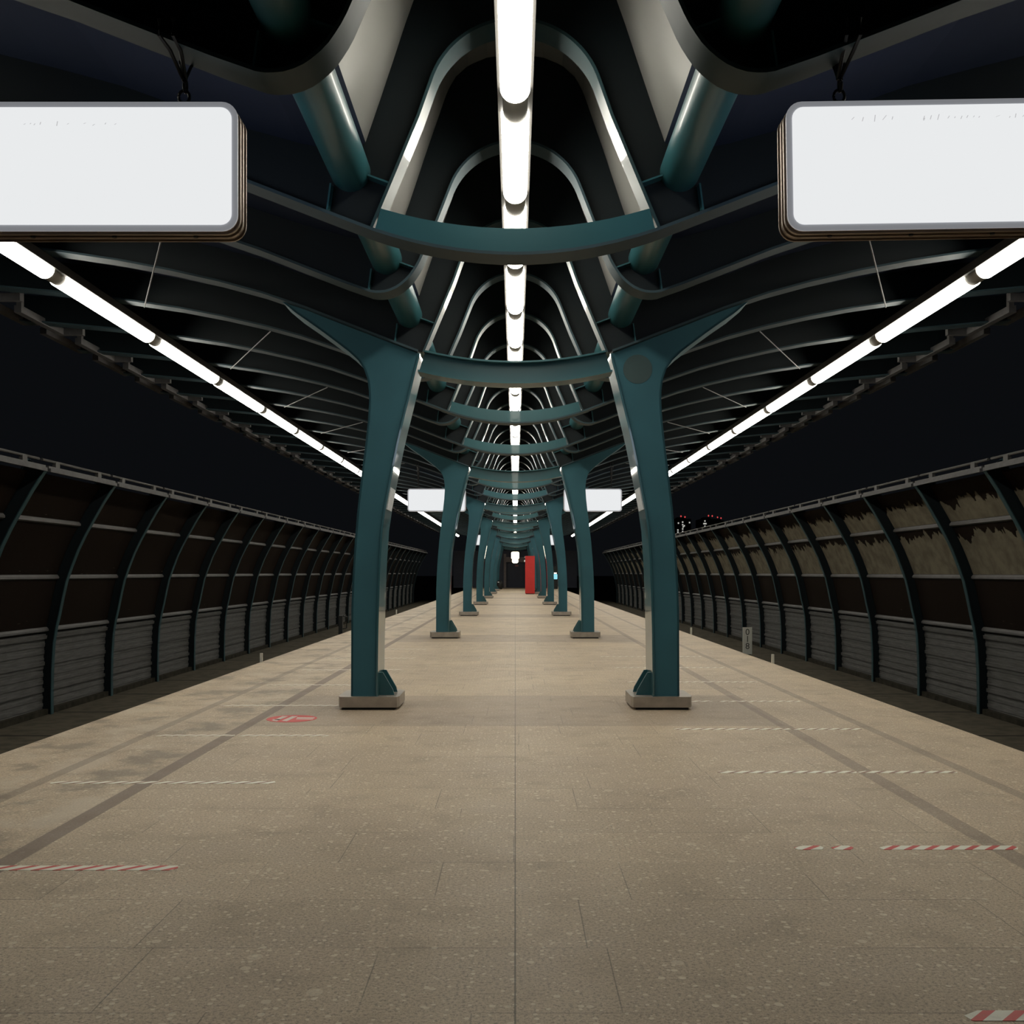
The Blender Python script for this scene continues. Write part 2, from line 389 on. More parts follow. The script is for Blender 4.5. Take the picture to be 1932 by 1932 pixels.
# ------------------------------------------------------------------ ribs and portal frames
ARC = []
for k in range(0, 15):
    a = math.radians(22 + (90-22)*k/14)
    ARC.append((0.604*math.cos(a), 4.706+0.604*math.sin(a)))
def mirrored(A):      # A runs from +x outer to x=0 ; returns left tip -> right tip
    return [(-x,z) for x,z in A] + [(x,z) for x,z in reversed(A[:-1])]
VALLEY = [(1.29,3.977),(1.245,3.970),(1.20,3.970),(1.15,3.975),(1.10,3.990),(1.05,4.013),(1.01,4.040),(0.965,4.078),(0.925,4.120),(0.895,4.163),(0.865,4.210),(0.837,4.262)]
odd_low = list(reversed(WING)) + VALLEY + [(0.70,4.575)] + ARC
LEG = [(0.985,3.872),(0.90,4.075),(0.78,4.362),(0.66,4.65)] + ARC
def near_on(path, A):     # upper partner points for the web: nearest by arc share within matching stations
    return A
def web_upper(x, z):      # point on the roof line radially away
    # candidate from roof polyline: choose along normal pointing up/out
    best = None
    for (xa,za),(xb,zb) in zip(ROOFP[:-1], ROOFP[1:]):
        for t in (0,0.25,0.5,0.75,1):
            px, pz = xa+(xb-xa)*t, za+(zb-za)*t
            d = (px-x)**2+(pz-z)**2*0.8
            if best is None or d < best[0]: best = (d, px, pz)
    return best[1], best[2]
def mono_upper(low):
    up = []
    for x, z in low:
        if x > 1.45:
            # straight above
            for (xa,za),(xb,zb) in zip(ROOFP[:-1], ROOFP[1:]):
                if xb <= x <= xa: up.append((x, za+(zb-za)*(xa-x)/(xa-xb))); break
        else: up.append(None)
    # remaining: spread evenly along the roof line from x=1.5 to crown
    idx = [i for i,u in enumerate(up) if u is None]
    tail = [p for p in ROOFP if p[0] <= 1.5]
    seg = [0]
    for a, c in zip(tail[:-1], tail[1:]): seg.append(seg[-1]+math.dist(a, c))
    ls = [0]; pts = [low[i] for i in idx]
    for a, c in zip(pts[:-1], pts[1:]): ls.append(ls[-1]+math.dist(a, c))
    for n, i in enumerate(idx):
        t = ls[n]/ls[-1]*seg[-1]
        for k in range(len(seg)-1):
            if seg[k] <= t <= seg[k+1]+1e-9:
                f = (t-seg[k])/(seg[k+1]-seg[k]); a, c = tail[k], tail[k+1]
                up[i] = (a[0]+(c[0]-a[0])*f, a[1]+(c[1]-a[1])*f); break
    return up
FN, FF = -0.12, 0.12        # near and far edge of a rib flange
# odd ribs: one continuous flange
low_full = mirrored(odd_low)
odd_flange = MB().strip(low_full, 0.022, FN, FF).data('flange', M['rib_grey'], True)
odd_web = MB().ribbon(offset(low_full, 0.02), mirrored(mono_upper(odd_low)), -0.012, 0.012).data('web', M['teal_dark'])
# even ribs: legs + arch flange ; lower flange from wing through the smile
SM = lambda x, c, e, xe: c + (e-c)*(x/xe)**2
smile_pts = [(x, SM(x, 3.686, 3.851, 0.98)) for x in (0.98,0.85,0.7,0.55,0.4,0.25,0.1,0.0)]
even_low = list(reversed(WING)) + [(1.25,3.953)] + smile_pts
even_lower_flange = MB().strip(mirrored(even_low), 0.022, FN, FF).data('lower_flange', M['rib_grey'], True)
col_low = list(reversed(WING)) + [(1.25,3.953),(1.06,3.882)]
col_wing = MB().strip([(x,z) for x,z in col_low], -0.022, FN, FF).mirror().data('lower_flange', M['rib_grey'], True)
arch_pts = mirrored(LEG)
even_arch = MB().strip(arch_pts, 0.022, FN, FF).data('arch_flange', M['leg'], True)
low_for_web = list(reversed(WING)) + [(1.25,3.953),(1.1,3.90),(1.0,3.875)] + LEG
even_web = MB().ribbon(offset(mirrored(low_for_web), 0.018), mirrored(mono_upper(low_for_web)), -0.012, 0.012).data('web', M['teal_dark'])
xs = [-1,-0.85,-0.7,-0.55,-0.4,-0.25,-0.1,0.1,0.25,0.4,0.55,0.7,0.85,1]
def beam(xt, ct, et, xb, cb, eb, plate_y, flange_top, flange_bot):
    T = [(xt*u, SM(xt*u, ct, et, xt)) for u in xs]; Bt = [(xb*u, SM(xb*u, cb, eb, xb)) for u in xs]
    b = MB().ribbon(Bt, T, plate_y, plate_y+0.02)
    if flange_top: b.strip(T, 0.018, FN, FF)
    if flange_bot: b.strip(Bt, 0.02, FN, FF+0.05)
    return b
beam_even = beam(0.93, 3.87, 4.008, 0.97, 3.70, 3.862, FN+0.004, False, False)
beam_even.ribbon([(0.93*u, SM(0.93*u,3.87,4.008,0.93)-0.018) for u in xs], [(0.93*u, SM(0.93*u,3.87,4.008,0.93)) for u in xs], FN+0.02, FF)
beam_even = beam_even.data('crossbeam', M['teal'], True)
beam_col = beam(0.99, 3.762, 3.88, 1.055, 3.535, 3.665, -0.02, True, True).data('crossbeam', M['teal'], True)
def stiff(a, c_, side):     # thin radial plate standing on the web
    (xa,za),(xb,zb) = a, c_; b = MB().strip([a, c_], 0.012, -0.10, -0.012)
    if side < 0: b.flip()
    return b.data('stiffener', M['teal'])
STF = []
for s in (1,-1):
    STF += [stiff((1.275,4.19),(1.30,4.0), s), stiff((1.04,4.26),(0.875,4.20), s)]
# columns (local y: 0 = front plate)
OUT = [(1.79,0.135),(1.788,0.6),(1.786,1.09),(1.772,1.45),(1.75,1.8),(1.717,2.2),(1.67,2.6),(1.632,2.9),(1.605,3.15),(1.592,3.35),(1.594,3.47),(1.612,3.60),(1.65,3.71),(1.71,3.80),(1.81,3.895),(1.92,3.98),(2.06,4.085),(2.215,4.197),(2.40,4.325),(2.55,4.45)]
INN = [(1.514,0.135),(1.511,0.5),(1.508,0.8),(1.496,1.27),(1.482,1.62),(1.460,1.96),(1.425,2.2),(1.38,2.43),(1.335,2.67),(1.288,2.90),(1.235,3.13),(1.177,3.362),(1.125,3.58),(1.073,3.785),(1.055,3.875)]
TOPW = [(1.25,3.953-0.004),(1.5,4.046),(1.9,4.20),(2.27,4.346),(2.55,4.446)]
def column_mesh():
    poly = OUT[:-1] + [(2.52,4.43)] + list(reversed(TOPW[:-1])) + list(reversed(INN))
    b = MB().prism(poly, -0.04, -0.015).prism(poly, 0.44, 0.465)
    b.strip(OUT, 0.022, -0.04, 0.46)
    return b
def inner_flange(): return MB().strip(INN, 0.02, -0.07, 0.49)
def gusset(y): return MB().prism([(1.50,0.14),(1.33,0.14),(1.345,0.20),(1.455,0.39),(1.50,0.39)], y, y+0.03)
def base_cover():
    P1 = [(1.90,-0.12),(1.28,-0.12),(1.262,-0.02),(1.262,0.52),(1.34,0.64),(1.84,0.64),(1.93,0.50),(1.93,0.0)]
    return MB().prism_z(P1, 0.028, 0.142)
def base_plinth():
    return MB().prism_z([(1.88,-0.08),(1.31,-0.08),(1.31,0.60),(1.88,0.60)], 0.0, 0.029)
def both(fn, name, m, smooth=False): return [fn().data(name, m, smooth), fn().flip().data(name, m, smooth)]
D_col = both(column_mesh, 'column', M['teal_matt'], True); D_inf = both(inner_flange, 'inner_flange', M['gloss'], True)
D_gus = [both(lambda: gusset(y), 'gusset', M['teal']) for y in (0.06, 0.36)]
D_bas = both(base_cover, 'base_cover', M['steel']); D_pli = both(base_plinth, 'base_pad', M['dark_metal'])

def rib_label(k, kind):
    if k < 0:
        near = {-4:'overhead, nearest the camera', -3:'the closest one in view, the big sign boxes hang under it', -2:'first with a crossbeam, just behind the big sign boxes', -1:'directly in front of the nearest column pair'}[k]
        return 'teal roof rib %s' % near
    if k % 6 == 0:
        i = k//6
        if i == 0: return 'nearest teal steel frame with two tapering columns on steel bases'
        return '%s two-column teal frame from the camera' % ordn(i)
    p, r = divmod(k, 6)
    return '%s roof rib with %s behind the %s column pair' % (kind, {1:'short gap, first',2:'second place',3:'third place',4:'fourth place',5:'fifth place'}[r], 'nearest' if p == 0 else ordn(p))
def build_rib(k, first=None):
    Y = 11.2+2*k; iscol = k % 6 == 0; even = k % 2 == 0
    name = 'portal_frame' if iscol else 'roof_rib'
    grp = 'two-column frames along the platform' if iscol else 'curved ribs between the column frames'
    kindw = 'straight-tied teal' if even else 'curved teal'
    if k > 0 and not iscol:
        p, r = divmod(k, 6); pair = 'nearest' if p == 0 else ordn(p)
        lab = ('arched teal roof rib tied by a crossbeam' if even else 'arched teal roof rib with open curved valleys') + ', %s behind the %s column pair' % (ordn(r-1), pair)
    else: lab = rib_label(k, kindw)
    t = thing(name, lab, 'frame' if iscol else 'rib', (0, Y, 0), grp)
    if not even:
        link('flange', odd_flange, t); link('web', odd_web, t)
    else:
        link('web', even_web, t); link('arch_flange', even_arch, t)
        link('lower_flange', col_wing if iscol else even_lower_flange, t)
        link('crossbeam', beam_col if iscol else beam_even, t)
    for d in STF: link('stiffener', d, t)
    if iscol:
        for j in (0, 1):
            c = link('column', D_col[j], t)
            link('inner_flange', D_inf[j], c)
            for g in D_gus: link('gusset', g[j], c)
            link('base_cover', D_bas[j], c); link('base_pad', D_pli[j], c)
            if k == 0:
                sx = 1 if j == 0 else -1
                nb = MB().strip([(1.352+0.017,2.18),(1.345,2.29),(1.327,2.385)], 0.006, 0.03, 0.36)
                nb = MB().ribbon([(1.4275-0.021+0.0,2.18),(1.3825-0.021,2.42)], [(1.4275-0.028,2.18),(1.3825-0.028,2.42)], 0.0, 0.40)
                if sx < 0: nb.flip()
                n = nb.build('notice_plate', M['notice'], c); n['label'] = 'pale notice plate on the inner face of the column'
                if sx > 0:
                    pts = [(1.335+0.158*math.cos(2*PI*a/40), 3.705+0.158*math.sin(2*PI*a/40)) for a in range(40)]
                    d_ = MB().prism(pts, -0.044, -0.040).build('round_patch', M['disc'], c); d_['label'] = 'round brownish patch at the head of the column'
    return t
NR = 42
for k in range(-4, NR+1): build_rib(k)

# longitudinal round tubes in the valleys
for s, nm in ((-1,'left'),(1,'right')):
    b = MB(); b.tube([(s*1.155,-1.0,4.30),(s*1.155,END,4.30)], 0.140, 40)
    o = b.build('roof_pipe', M['teal'], smooth=True)
    tag(o, 'long thick teal pipe running through the roof ribs on the %s side' % nm, 'pipe', 'valley pipes')
# thin diagonal bracing rods under the wings
for s, nm in ((-1,'left'),(1,'right')):
    for i, k in enumerate((-1, 1, 3, 5, 7, 9)):
        Y = 11.2+2*k
        b = MB(); b.tube([(s*3.15, Y, 4.60), (s*4.78, Y+4, 4.91)], 0.008, 6)
        tag(b.build('brace_rod', M['mullion']), 'thin diagonal rod under the %s roof wing, %s from the camera' % (nm, ordn(i)), 'rod', 'bracing rods')

# ------------------------------------------------------------------ tube lights
def half(r, a0, a1, n, y0, y1, zc, cap=True):
    pts = [(r*math.cos(math.radians(a0+(a1-a0)*i/n)), zc+r*math.sin(math.radians(a0+(a1-a0)*i/n))) for i in range(n+1)]
    return MB().prism(pts, y0, y1)
def make_light(name, L_, gap, m, wide, label, group):
    t = thing(name, label, 'light', (0,0,0), group)
    half(0.107, 180, 360, 24, 0.0, L_, 0).build('diffuser', m, t, smooth=True)
    half(0.092, 180, 360, 20, L_+0.002, L_+gap-0.002, -0.002).build('coupler', M['coupler'], t, smooth=True)
    hb = MB().box(-0.128, 0.128, 0.0, L_+gap-0.002, 0.003, 0.055)
    if wide:
        hb.box(-0.10, 0.10, 0.0, L_+gap, 0.055, 0.12)
    else:
        hb.add(*(lambda b: (b.v, b.f))(half(0.10, 0, 180, 14, 0.0, L_+gap-0.002, 0.055)))
    hb.build('housing', M['side_housing'] if wide else M['grey_metal'], t, smooth=True)
    if not wide:
        MB().tube([(0, L_*0.5, 0.10), (0, L_*0.5, 0.62)], 0.012, 8).build('hanger', M['dark_metal'], t)
    return t
zc = 4.955
proto = None; n = 0
y = 5.70
while y < 94:
    lab = 'centre-row tube light, %s from the camera' % ordn(n)
    if proto is None:
        proto = make_light('tube_light', 1.63, 0.37, M['tube_c'], False, lab, 'centre row of tube lights'); proto.location = (0, y, zc); o = proto
    else: o = copy_tree(proto, (0, y, zc), lab)
    if y > 84:
        for ch in o.children:
            if ch.name.startswith('diffuser'):
                ch.data = ch.data.copy(); ch.data.materials[0] = M['tube_w']
    y += 2.0; n += 1
for s, nm in ((-1,'left'),(1,'right')):
    proto = None; y = 5.35; n = 0
    while y < 93:
        lab = '%s-side tube light under the roof wing, %s from the camera' % (nm, ordn(n))
        if proto is None:
            proto = make_light('side_tube_light', 2.82, 0.33, M['tube_s'], True, lab, '%s row of tube lights' % nm); proto.location = (s*5.2, y, 4.845)
        else: copy_tree(proto, (s*5.2, y, 4.845), lab)
        y += 3.15; n += 1

# ------------------------------------------------------------------ noise barriers on both sides
PROF = [(9.15,-1.33),(9.15,-0.9),(9.14,-0.4),(9.11,0.09),(9.06,0.40),(9.0,0.654),(8.93,1.0),(8.86,1.31),(8.75,1.62),(8.63,1.93),(8.49,2.22),(8.34,2.49),(8.13,2.86),(7.90,3.21)]
def at_z(z):
    for (xa,za),(xb,zb) in zip(PROF[:-1], PROF[1:]):
        if za <= z <= zb: return xa+(xb-xa)*(z-za)/(zb-za)
    return PROF[-1][0]
def sub(z0, z1, n, dx): return [(at_z(z0+(z1-z0)*i/n)+dx, z0+(z1-z0)*i/n) for i in range(n+1)]
def make_post(s):
    t = thing('barrier_post', '', 'post', (0,0,0), 'curved posts of the %s barrier' % ('left' if s < 0 else 'right'))
    fl = MB().strip(PROF, -0.016, -0.055, 0.055); wb = MB().ribbon(offset(PROF, -0.014), offset(PROF, -0.34), -0.01, 0.01); bf = MB().strip(offset(PROF,-0.34), -0.014, -0.055, 0.055)
    if s < 0: fl.flip(); wb.flip(); bf.flip()
    fl.build('inner_flange', M['post'], t, smooth=True); wb.build('web', M['teal_dark'], t); bf.build('outer_flange', M['post'], t, smooth=True)
    return t
def make_bay(s):
    t = thing('barrier_bay', '', 'barrier', (0,0,0), 'bays of the %s barrier' % ('left' if s < 0 else 'right'))
    Y0, Y1 = 0.057, 2.943
    f = (lambda b: b.flip() if s < 0 else b)
    # ribbed lower panel: stepped boards
    prof = []; z = -1.31; zt = 0.29; i = 0
    while z < zt-0.001:
        z1 = min(z+0.0745, zt); ins = 0.012 if i % 2 else 0.0
        if i % 7 == 6: ins = -0.02
        prof += [(at_z(z)+0.16+ins, z), (at_z(z1)+0.16+ins, z1-0.004)]; z = z1; i += 1
    f(MB().ribbon(prof, [(x+0.07, z) for x, z in prof], Y0, Y1)).build('lower_panel', M['panel'], t)
    f(MB().box(at_z(-1.3)+0.06, at_z(-1.3)+0.2, Y0, Y1, -1.31, -1.20)).build('kerb', M['ground'], t)
    for j, z0 in enumerate((0.36, 1.39, 2.43)):
        x = at_z(z0); f(MB().prism([(x+0.13+0.03*j,z0-0.02),(x+0.13+0.03*j,z0+0.015),(x+0.165+0.03*j,z0+0.055),(x+0.28,z0+0.055),(x+0.28,z0-0.04),(x+0.17+0.03*j,z0-0.04)], Y0, Y1)).build('rail', M['mullion'], t)
    for j, (z0, z1) in enumerate(((0.42,1.35),(1.45,2.39),(2.49,3.20))):
        A = [(x+0.03*j, z) for x, z in sub(z0, z1, 5, 0.19)]; b = f(MB().ribbon(A, [(x+0.012, z) for x, z in A], Y0, Y1))
        m = M['glass'] if (s < 0 or j == 0) else (M['glass_film_mid'] if j == 1 else M['glass_film_top'])
        me = b.data('pane', m); uv = me.uv_layers.new(name='UVMap')
        for lp in me.loops:
            c = me.vertices[lp.vertex_index].co; uv.data[lp.index].uv = (c.y/2.94, (c.z-z0)/(z1-z0))
        link('pane', me, t)
    x = at_z(3.22)
    cp = MB().box(x-0.02, x+0.24, Y0, Y1, 3.24, 3.29).box(x-0.05, x+0.0, Y0, Y1, 3.19, 3.25)
    f(cp).build('cap_rail', M['cap'], t)
    c2 = MB(); c2.tube([(x+0.10,Y0,3.40),(x+0.10,Y1,3.40)], 0.025, 8)
    for yy in (0.6, 2.4): c2.box(x+0.07, x+0.13, yy-0.08, yy+0.08, 3.29, 3.40)
    f(c2).build('top_tube', M['side_housing'], t, smooth=True)
    return t
for s, nm in ((-1,'left'),(1,'right')):
    pp = None; bp = None; n = 0; y = 11.25
    while y < 94:
        lp = 'curved dark teal post of the %s barrier, %s from the camera' % (nm, ordn(n))
        lb = 'curved glazed barrier bay on the %s, %s from the camera' % (nm, ordn(n))
        if pp is None:
            pp = make_post(s); pp.location = (0,y,0); pp['label'] = lp
            bp = make_bay(s); bp.location = (0,y,0); bp['label'] = lb
        else:
            copy_tree(pp, (0,y,0), lp)
            if y < 92: copy_tree(bp, (0,y,0), lb)
        y += 3.0; n += 1

# ------------------------------------------------------------------ lightbox signs
def rrect(x0, x1, z0, z1, r, n=6):
    pts = []
    for cx, cz, a0 in ((x1-r,z1-r,0),(x0+r,z1-r,90),(x0+r,z0+r,180),(x1-r,z0+r,270)):
        for i in range(n+1):
            a = math.radians(a0+90*i/n); pts.append((cx+r*math.cos(a), cz+r*math.sin(a)))
    return pts
def make_sign(s, label):
    """local origin: inner lower corner of the box, x grows outward along s"""
    t = thing('sign_lightbox', label, 'sign', (0,0,0), 'lit sign boxes hung over the platform')
    W, H = 1.66, 0.655
    def X(p): return [(s*x, z) for x, z in p]
    cs = MB().prism(X(rrect(0.008, W-0.008, 0.008, H-0.008, 0.075)), 0.012, 0.055)
    cs.prism(X(rrect(0, W, 0, H, 0.08)), 0.055, 0.075).prism(X(rrect(0.01, W-0.01, 0.01, H-0.01, 0.075)), 0.075, 0.105).prism(X(rrect(0, W, 0, H, 0.08)), 0.105, 0.125).prism(X(rrect(0.008, W-0.008, 0.008, H-0.008, 0.075)), 0.125, 0.168)
    c = cs.build('casing', M['sign_body'], t, smooth=False)
    for yy in (0.09,):
        for xx in (0.24, 0.66, 1.08, 1.5):
            MB().tube([(s*xx, yy, 0.012), (s*xx, yy, -0.006)], 0.012, 10).build('screw', M['dark_metal'], c)
    MB().prism(X(rrect(0, W, 0, H, 0.08)), 0.0, 0.012).build('front_rim', M['sign_rim'], t)
    MB().prism(X(rrect(0.03, W-0.03, 0.03, H-0.03, 0.055)), -0.006, 0.0).build('front_face', M['sign_glow'], t)
    MB().prism(X(rrect(0, W, 0, H, 0.08)), 0.168, 0.18).build('back_rim', M['sign_body'], t)
    MB().prism(X(rrect(0.03, W-0.03, 0.03, H-0.03, 0.055)), 0.18, 0.186).build('back_face', M['sign_back'], t)
    for xx in (0.30, 1.36):
        hb = MB(); x = s*xx; zf = WINGZ(1.41+xx) - (3.225) 
        hb.box(x-0.02, x+0.02, 0.07, 0.11, H, H+0.035)
        hb.tube([(x+0.028*math.cos(a), 0.09, H+0.065+0.034*math.sin(a)) for a in [2*PI*i/14 for i in range(15)]], 0.008, 8)
        hb.tube([(x+0.006, 0.09+0.022*math.cos(a), H+0.125+0.034*math.sin(a)) for a in [2*PI*i/14 for i in range(15)]], 0.009, 8)
        top = zf
        hb.tube([(x, 0.09, H+0.15), (x-0.01, 0.09, top-0.02)], 0.014, 8)
        for dx in (-0.022, 0.03):
            hb.tube([(x+dx*0.3, 0.09, H+0.16), (x+dx, -0.06, top-0.02), (x+dx*1.3-0.012, -0.165, top+0.0), (x+dx*1.3-0.012, -0.165, top+0.08)], 0.010, 8)
            hb.tube([(x+dx*0.3, 0.09, H+0.16), (x+dx, 0.10, top-0.03), (x+dx*1.3, 0.115, top+0.0), (x+dx*1.3, 0.115, top+0.08)], 0.008, 8)
        h = hb.build('hanger', M['dark_metal'], t, smooth=True); h['label'] = 'dark shackle and strap hanger'
    return t
def WINGZ(x):
    P = sorted(WING+[(1.25,3.953)])
    for (xa,za),(xb,zb) in zip(P[:-1], P[1:]):
        if xa <= x <= xb: return za+(zb-za)*(x-xa)/(xb-xa)
    return P[-1][1]
LAB = {(-1,0):'large lit white sign box hanging at upper left, cut by the frame edge', (1,0):'large lit white sign box hanging at upper right, slightly tilted',
       (-1,1):'small distant lit sign box behind the nearest left column', (1,1):'small distant lit sign box behind the nearest right column',
       (-1,2):'far lit sign box seen as a sliver between left columns', (1,2):'far lit sign box seen as a sliver between right columns'}
for s in (-1, 1):
    for i, Y in enumerate((5.2, 29.2, 65.2)):
        t = make_sign(s, LAB[(s,i)])
        t.location = (s*(1.41 if s < 0 else 1.385), Y, 3.225)
        if i == 0 and s > 0: t.rotation_euler = (0, math.radians(-0.9), 0)
        if i == 0:
            # washed-out fragments of a line of lettering, as the photo keeps them
            if s > 0: marks = [(0.355,2,6,5),(0.405,-2,3,8),(0.466,1,2,13),(0.515,3,9,9),(0.555,1,2,6),(0.715,0,3,7),(0.716,-6,3,5),(0.750,1,3,8),(0.788,2,4,11),(0.84,1,4,5),(0.872,0,2,3),(0.905,-1,3,6),(0.935,2,3,5),(0.968,2,3,3),(0.995,0,2,3),(1.09,2,9,3),(1.15,-2,2,3),(1.18,3,2,8),(1.22,2,4,4),(1.33,3,2,10)]
            else: marks = [(0.64,-1,4,2),(0.69,1,2,3),(0.75,-4,5,3),(0.795,2,5,2),(0.88,0,4,2),(0.935,1,2,9),(1.02,2,2,5),(1.05,-2,3,3),(1.07,1,2,2),(1.10,-1,4,2)]
            tb = MB()
            for (xx, zz, wq, hq) in marks:
                x = s*(xx-0.02); z = (0.655-0.115 if s < 0 else 0.655-0.095) + zz*0.0013
                sl = 0.004
                tb.add([(x-wq*0.0011,-0.0075,z-hq*0.0013),(x-wq*0.0011+0.004,-0.0075,z-hq*0.0013),(x+wq*0.0011+sl,-0.0075,z+hq*0.0013),(x+wq*0.0011-0.004+sl,-0.0075,z+hq*0.0013),
                        (x-wq*0.0011,-0.0062,z-hq*0.0013),(x-wq*0.0011+0.004,-0.0062,z-hq*0.0013),(x+wq*0.0011+sl,-0.0062,z+hq*0.0013),(x+wq*0.0011-0.004+sl,-0.0062,z+hq*0.0013)],
                       [(0,1,2,3),(7,6,5,4),(0,4,5,1),(1,5,6,2),(2,6,7,3),(3,7,4,0)])
            l = tb.build('lettering', M['sign_text'], t); l['label'] = 'washed-out grey remains of a line of lettering'

# ------------------------------------------------------------------ things on the paving
def tape(x0, x1, Y, m, label, gaps=()):
    b = MB(); xs_ = [x0] + [v for g in gaps for v in g] + [x1]
    for a, c in zip(xs_[0::2], xs_[1::2]):
        b.prism_z([(a, Y-0.040), (c-0.02, Y-0.040), (c, Y+0.0), (c-0.012, Y+0.040), (a+0.05, Y+0.040), (a-0.012, Y+0.0)], 0.0, 0.0018)
    o = b.build('floor_tape', m); tag(o, label, 'tape', 'hazard tape strips on the paving')
for n in range(8):
    Y = 2879/ (1638-1080) + 2.1*n
    lab = 'red and white striped tape line on the paving, nearest on the left' if n == 0 else 'faded dashed tape line across the left paving, %s from the camera' % ordn(n)
    tape(-3.28, -1.70 if n < 5 else -1.72, Y, M['tape'] if n == 0 else M['tape_worn'], lab, () if n != 2 else ((-2.56,-2.53),))
for n in range(8):
    Y = 3.44 + 2.1*n
    lab = {0:'red and white tape strip cut by the lower right corner', 1:'broken red and white striped tape line on the right paving'}.get(n, 'faded dashed tape line across the right paving, %s from the camera' % ordn(n))
    gaps = {1:((1.67,1.72),(1.83,1.98)), 2:((2.55,2.57),), 3:((2.62,2.64),), 4:((2.28,2.36),), 5:((2.0,2.06),)}.get(n, ())
    tape(1.52, 2.72 if n == 1 else 3.30, Y, M['tape'] if n < 2 else M['tape_worn'], lab, gaps)
# round red floor sticker
t = thing('floor_sticker', 'round red sticker with white markings on the paving near the left column', 'sticker', (-2.275, 10.43, 0))
MB().prism_z([(0.253*math.cos(2*PI*i/48), 0.253*math.sin(2*PI*i/48)) for i in range(48)], 0.0, 0.002).build('disc', M['sticker_red'], t)
b = MB()
for x in (-0.105, -0.005):
    b.prism_z([(x-0.062,-0.16),(x-0.005,-0.19),(x+0.03,0.16),(x-0.025,0.16)], 0.002, 0.0032)
b.prism_z([(-0.185,-0.08),(-0.10,-0.12),(-0.10,-0.07),(-0.18,-0.05)], 0.002, 0.0032)
b.prism_z([(0.055,-0.06),(0.225,-0.075),(0.225,-0.02),(0.05,-0.01)], 0.002, 0.0032)
b.prism_z([(0.045,0.02),(0.225,0.01),(0.22,0.07),(0.035,0.09)], 0.002, 0.0032)
b.build('marking', M['sticker_white'], t)
# markers at the platform edges
def stake(X, Y, h, label):
    MBx = MB().box(-0.02, 0.02, -0.02, 0.02, -0.2, h)
    o = MBx.build('edge_marker', M['white'], loc=(X, Y, 0)); tag(o, label, 'marker')
def edge_y(py): return 4.25*1932/abs(py)
stake(-4.25, 4.25*1932/479, 0.16-0.02, 'slim white stake standing at the left platform edge')
stake(4.25, 4.25*1932/486, 0.14, 'slim white stake standing at the right platform edge')
stake(4.25, 4.25*1932/332, 0.16, 'tiny white stake at the right platform edge, farther off')
stake(-4.25, 4.25*1932/224, 0.16, 'tiny white stake at the left platform edge, farthest off')
Yn = 4.28*1932/437
t = thing('number_board', 'white upright number board on a foot at the right platform edge', 'sign', (4.29, Yn, 0))
MB().box(-0.085, 0.085, -0.012, 0.012, -0.02, 0.475).build('board', M['plate'], t)
MB().box(-0.055, 0.055, -0.03, 0.03, -0.2, -0.02).build('foot', M['dark_metal'], t)
for i, ch in enumerate('018'):
    cu = bpy.data.curves.new('digit', 'FONT'); cu.body = ch; cu.size = 0.16; cu.align_x = 'CENTER'; cu.align_y = 'CENTER'; cu.extrude = 0.001
    tmp = bpy.data.objects.new('digit_tmp', cu); C.objects.link(tmp)
    dg = bpy.context.evaluated_depsgraph_get(); me = bpy.data.meshes.new_from_object(tmp.evaluated_get(dg))
    bpy.data.objects.remove(tmp); me.materials.clear(); me.materials.append(M['ink'])
    o = link('digit', me, t, (0, -0.0135, 0.385-0.13*i)); o.rotation_euler = (PI/2, 0, 0)
# dark little post at the left edge
t = thing('edge_post', 'short black post with a hooked top at the left platform edge', 'post', (-4.30, 4.30*1932/329, 0))
b = MB(); b.box(-0.05, 0.05, -0.05, 0.05, -0.3, 0.42)
b.build('body', M['dark_metal'], t)
MB().tube([(0.05,0,0.1),(0.14,0,0.12),(0.15,0,0.40),(0.05,0,0.42)], 0.02, 8).build('hook', M['dark_metal'], t, smooth=True)

# ------------------------------------------------------------------ far end of the platform
Yt = CAM_Z*1932/41
t = thing('red_totem', 'tall bright red information totem standing right of the platform axis', 'totem', (0, Yt, 0))
m_ = Yt/1932
MB().box(19*m_, 37*m_, 0, 0.32, 0.05, CAM_Z+31*m_).build('body', M['red'], t)
MB().box(20*m_, 36*m_, 0.03, 0.29, 0.0, 0.05).build('plinth', M['dark_metal'], t)
MB().box(17*m_, 18.8*m_, 0.05, 0.2, CAM_Z+20*m_, CAM_Z+23.5*m_).build('lamp', M['window'], t)
MB().box(17.2*m_, 18.8*m_, 0.05, 0.2, CAM_Z+27*m_, CAM_Z+30*m_).build('bracket', M['plate'], t)
Ye = 99.5; me_ = Ye/1932
b = MB().box(-6, -17*me_, Ye, Ye+1, 0, 3.6).box(17.5*me_, 6, Ye, Ye+1, 0, 3.6).box(-17*me_, 17.5*me_, Ye, Ye+1, CAM_Z+19.5*me_, 3.6)
struct('wall_back', b, M['door'], 'dark end wall of the platform hall')
b = MB().box(-21.5*me_, -17*me_, Ye-0.1, Ye, 0, CAM_Z+35*me_).box(-17*me_, 17*me_, Ye-0.1, Ye, CAM_Z+19.5*me_, CAM_Z+29*me_)
struct('trim_3', b, M['wall'])
t = thing('door_1', 'dark navy double door at the far end of the platform', 'door', (0, Ye+0.35, 0)); t['kind'] = 'structure'
MB().box(-17*me_, 17.5*me_, 0, 0.08, 0.0, CAM_Z+19.5*me_).build('door_leaf', M['door'], t)
MB().box(-0.5*me_, 6*me_, -0.03, 0.0, CAM_Z+11*me_, CAM_Z+14.5*me_).build('door_sign', mat('dim_red_sign', (0.25,0.1,0.1), 0.5), t)
t = thing('end_lamp', 'large bright lamp hanging before the dark door at the far end', 'lamp', (0, 87.05, 0))
m8 = 87.05/1932
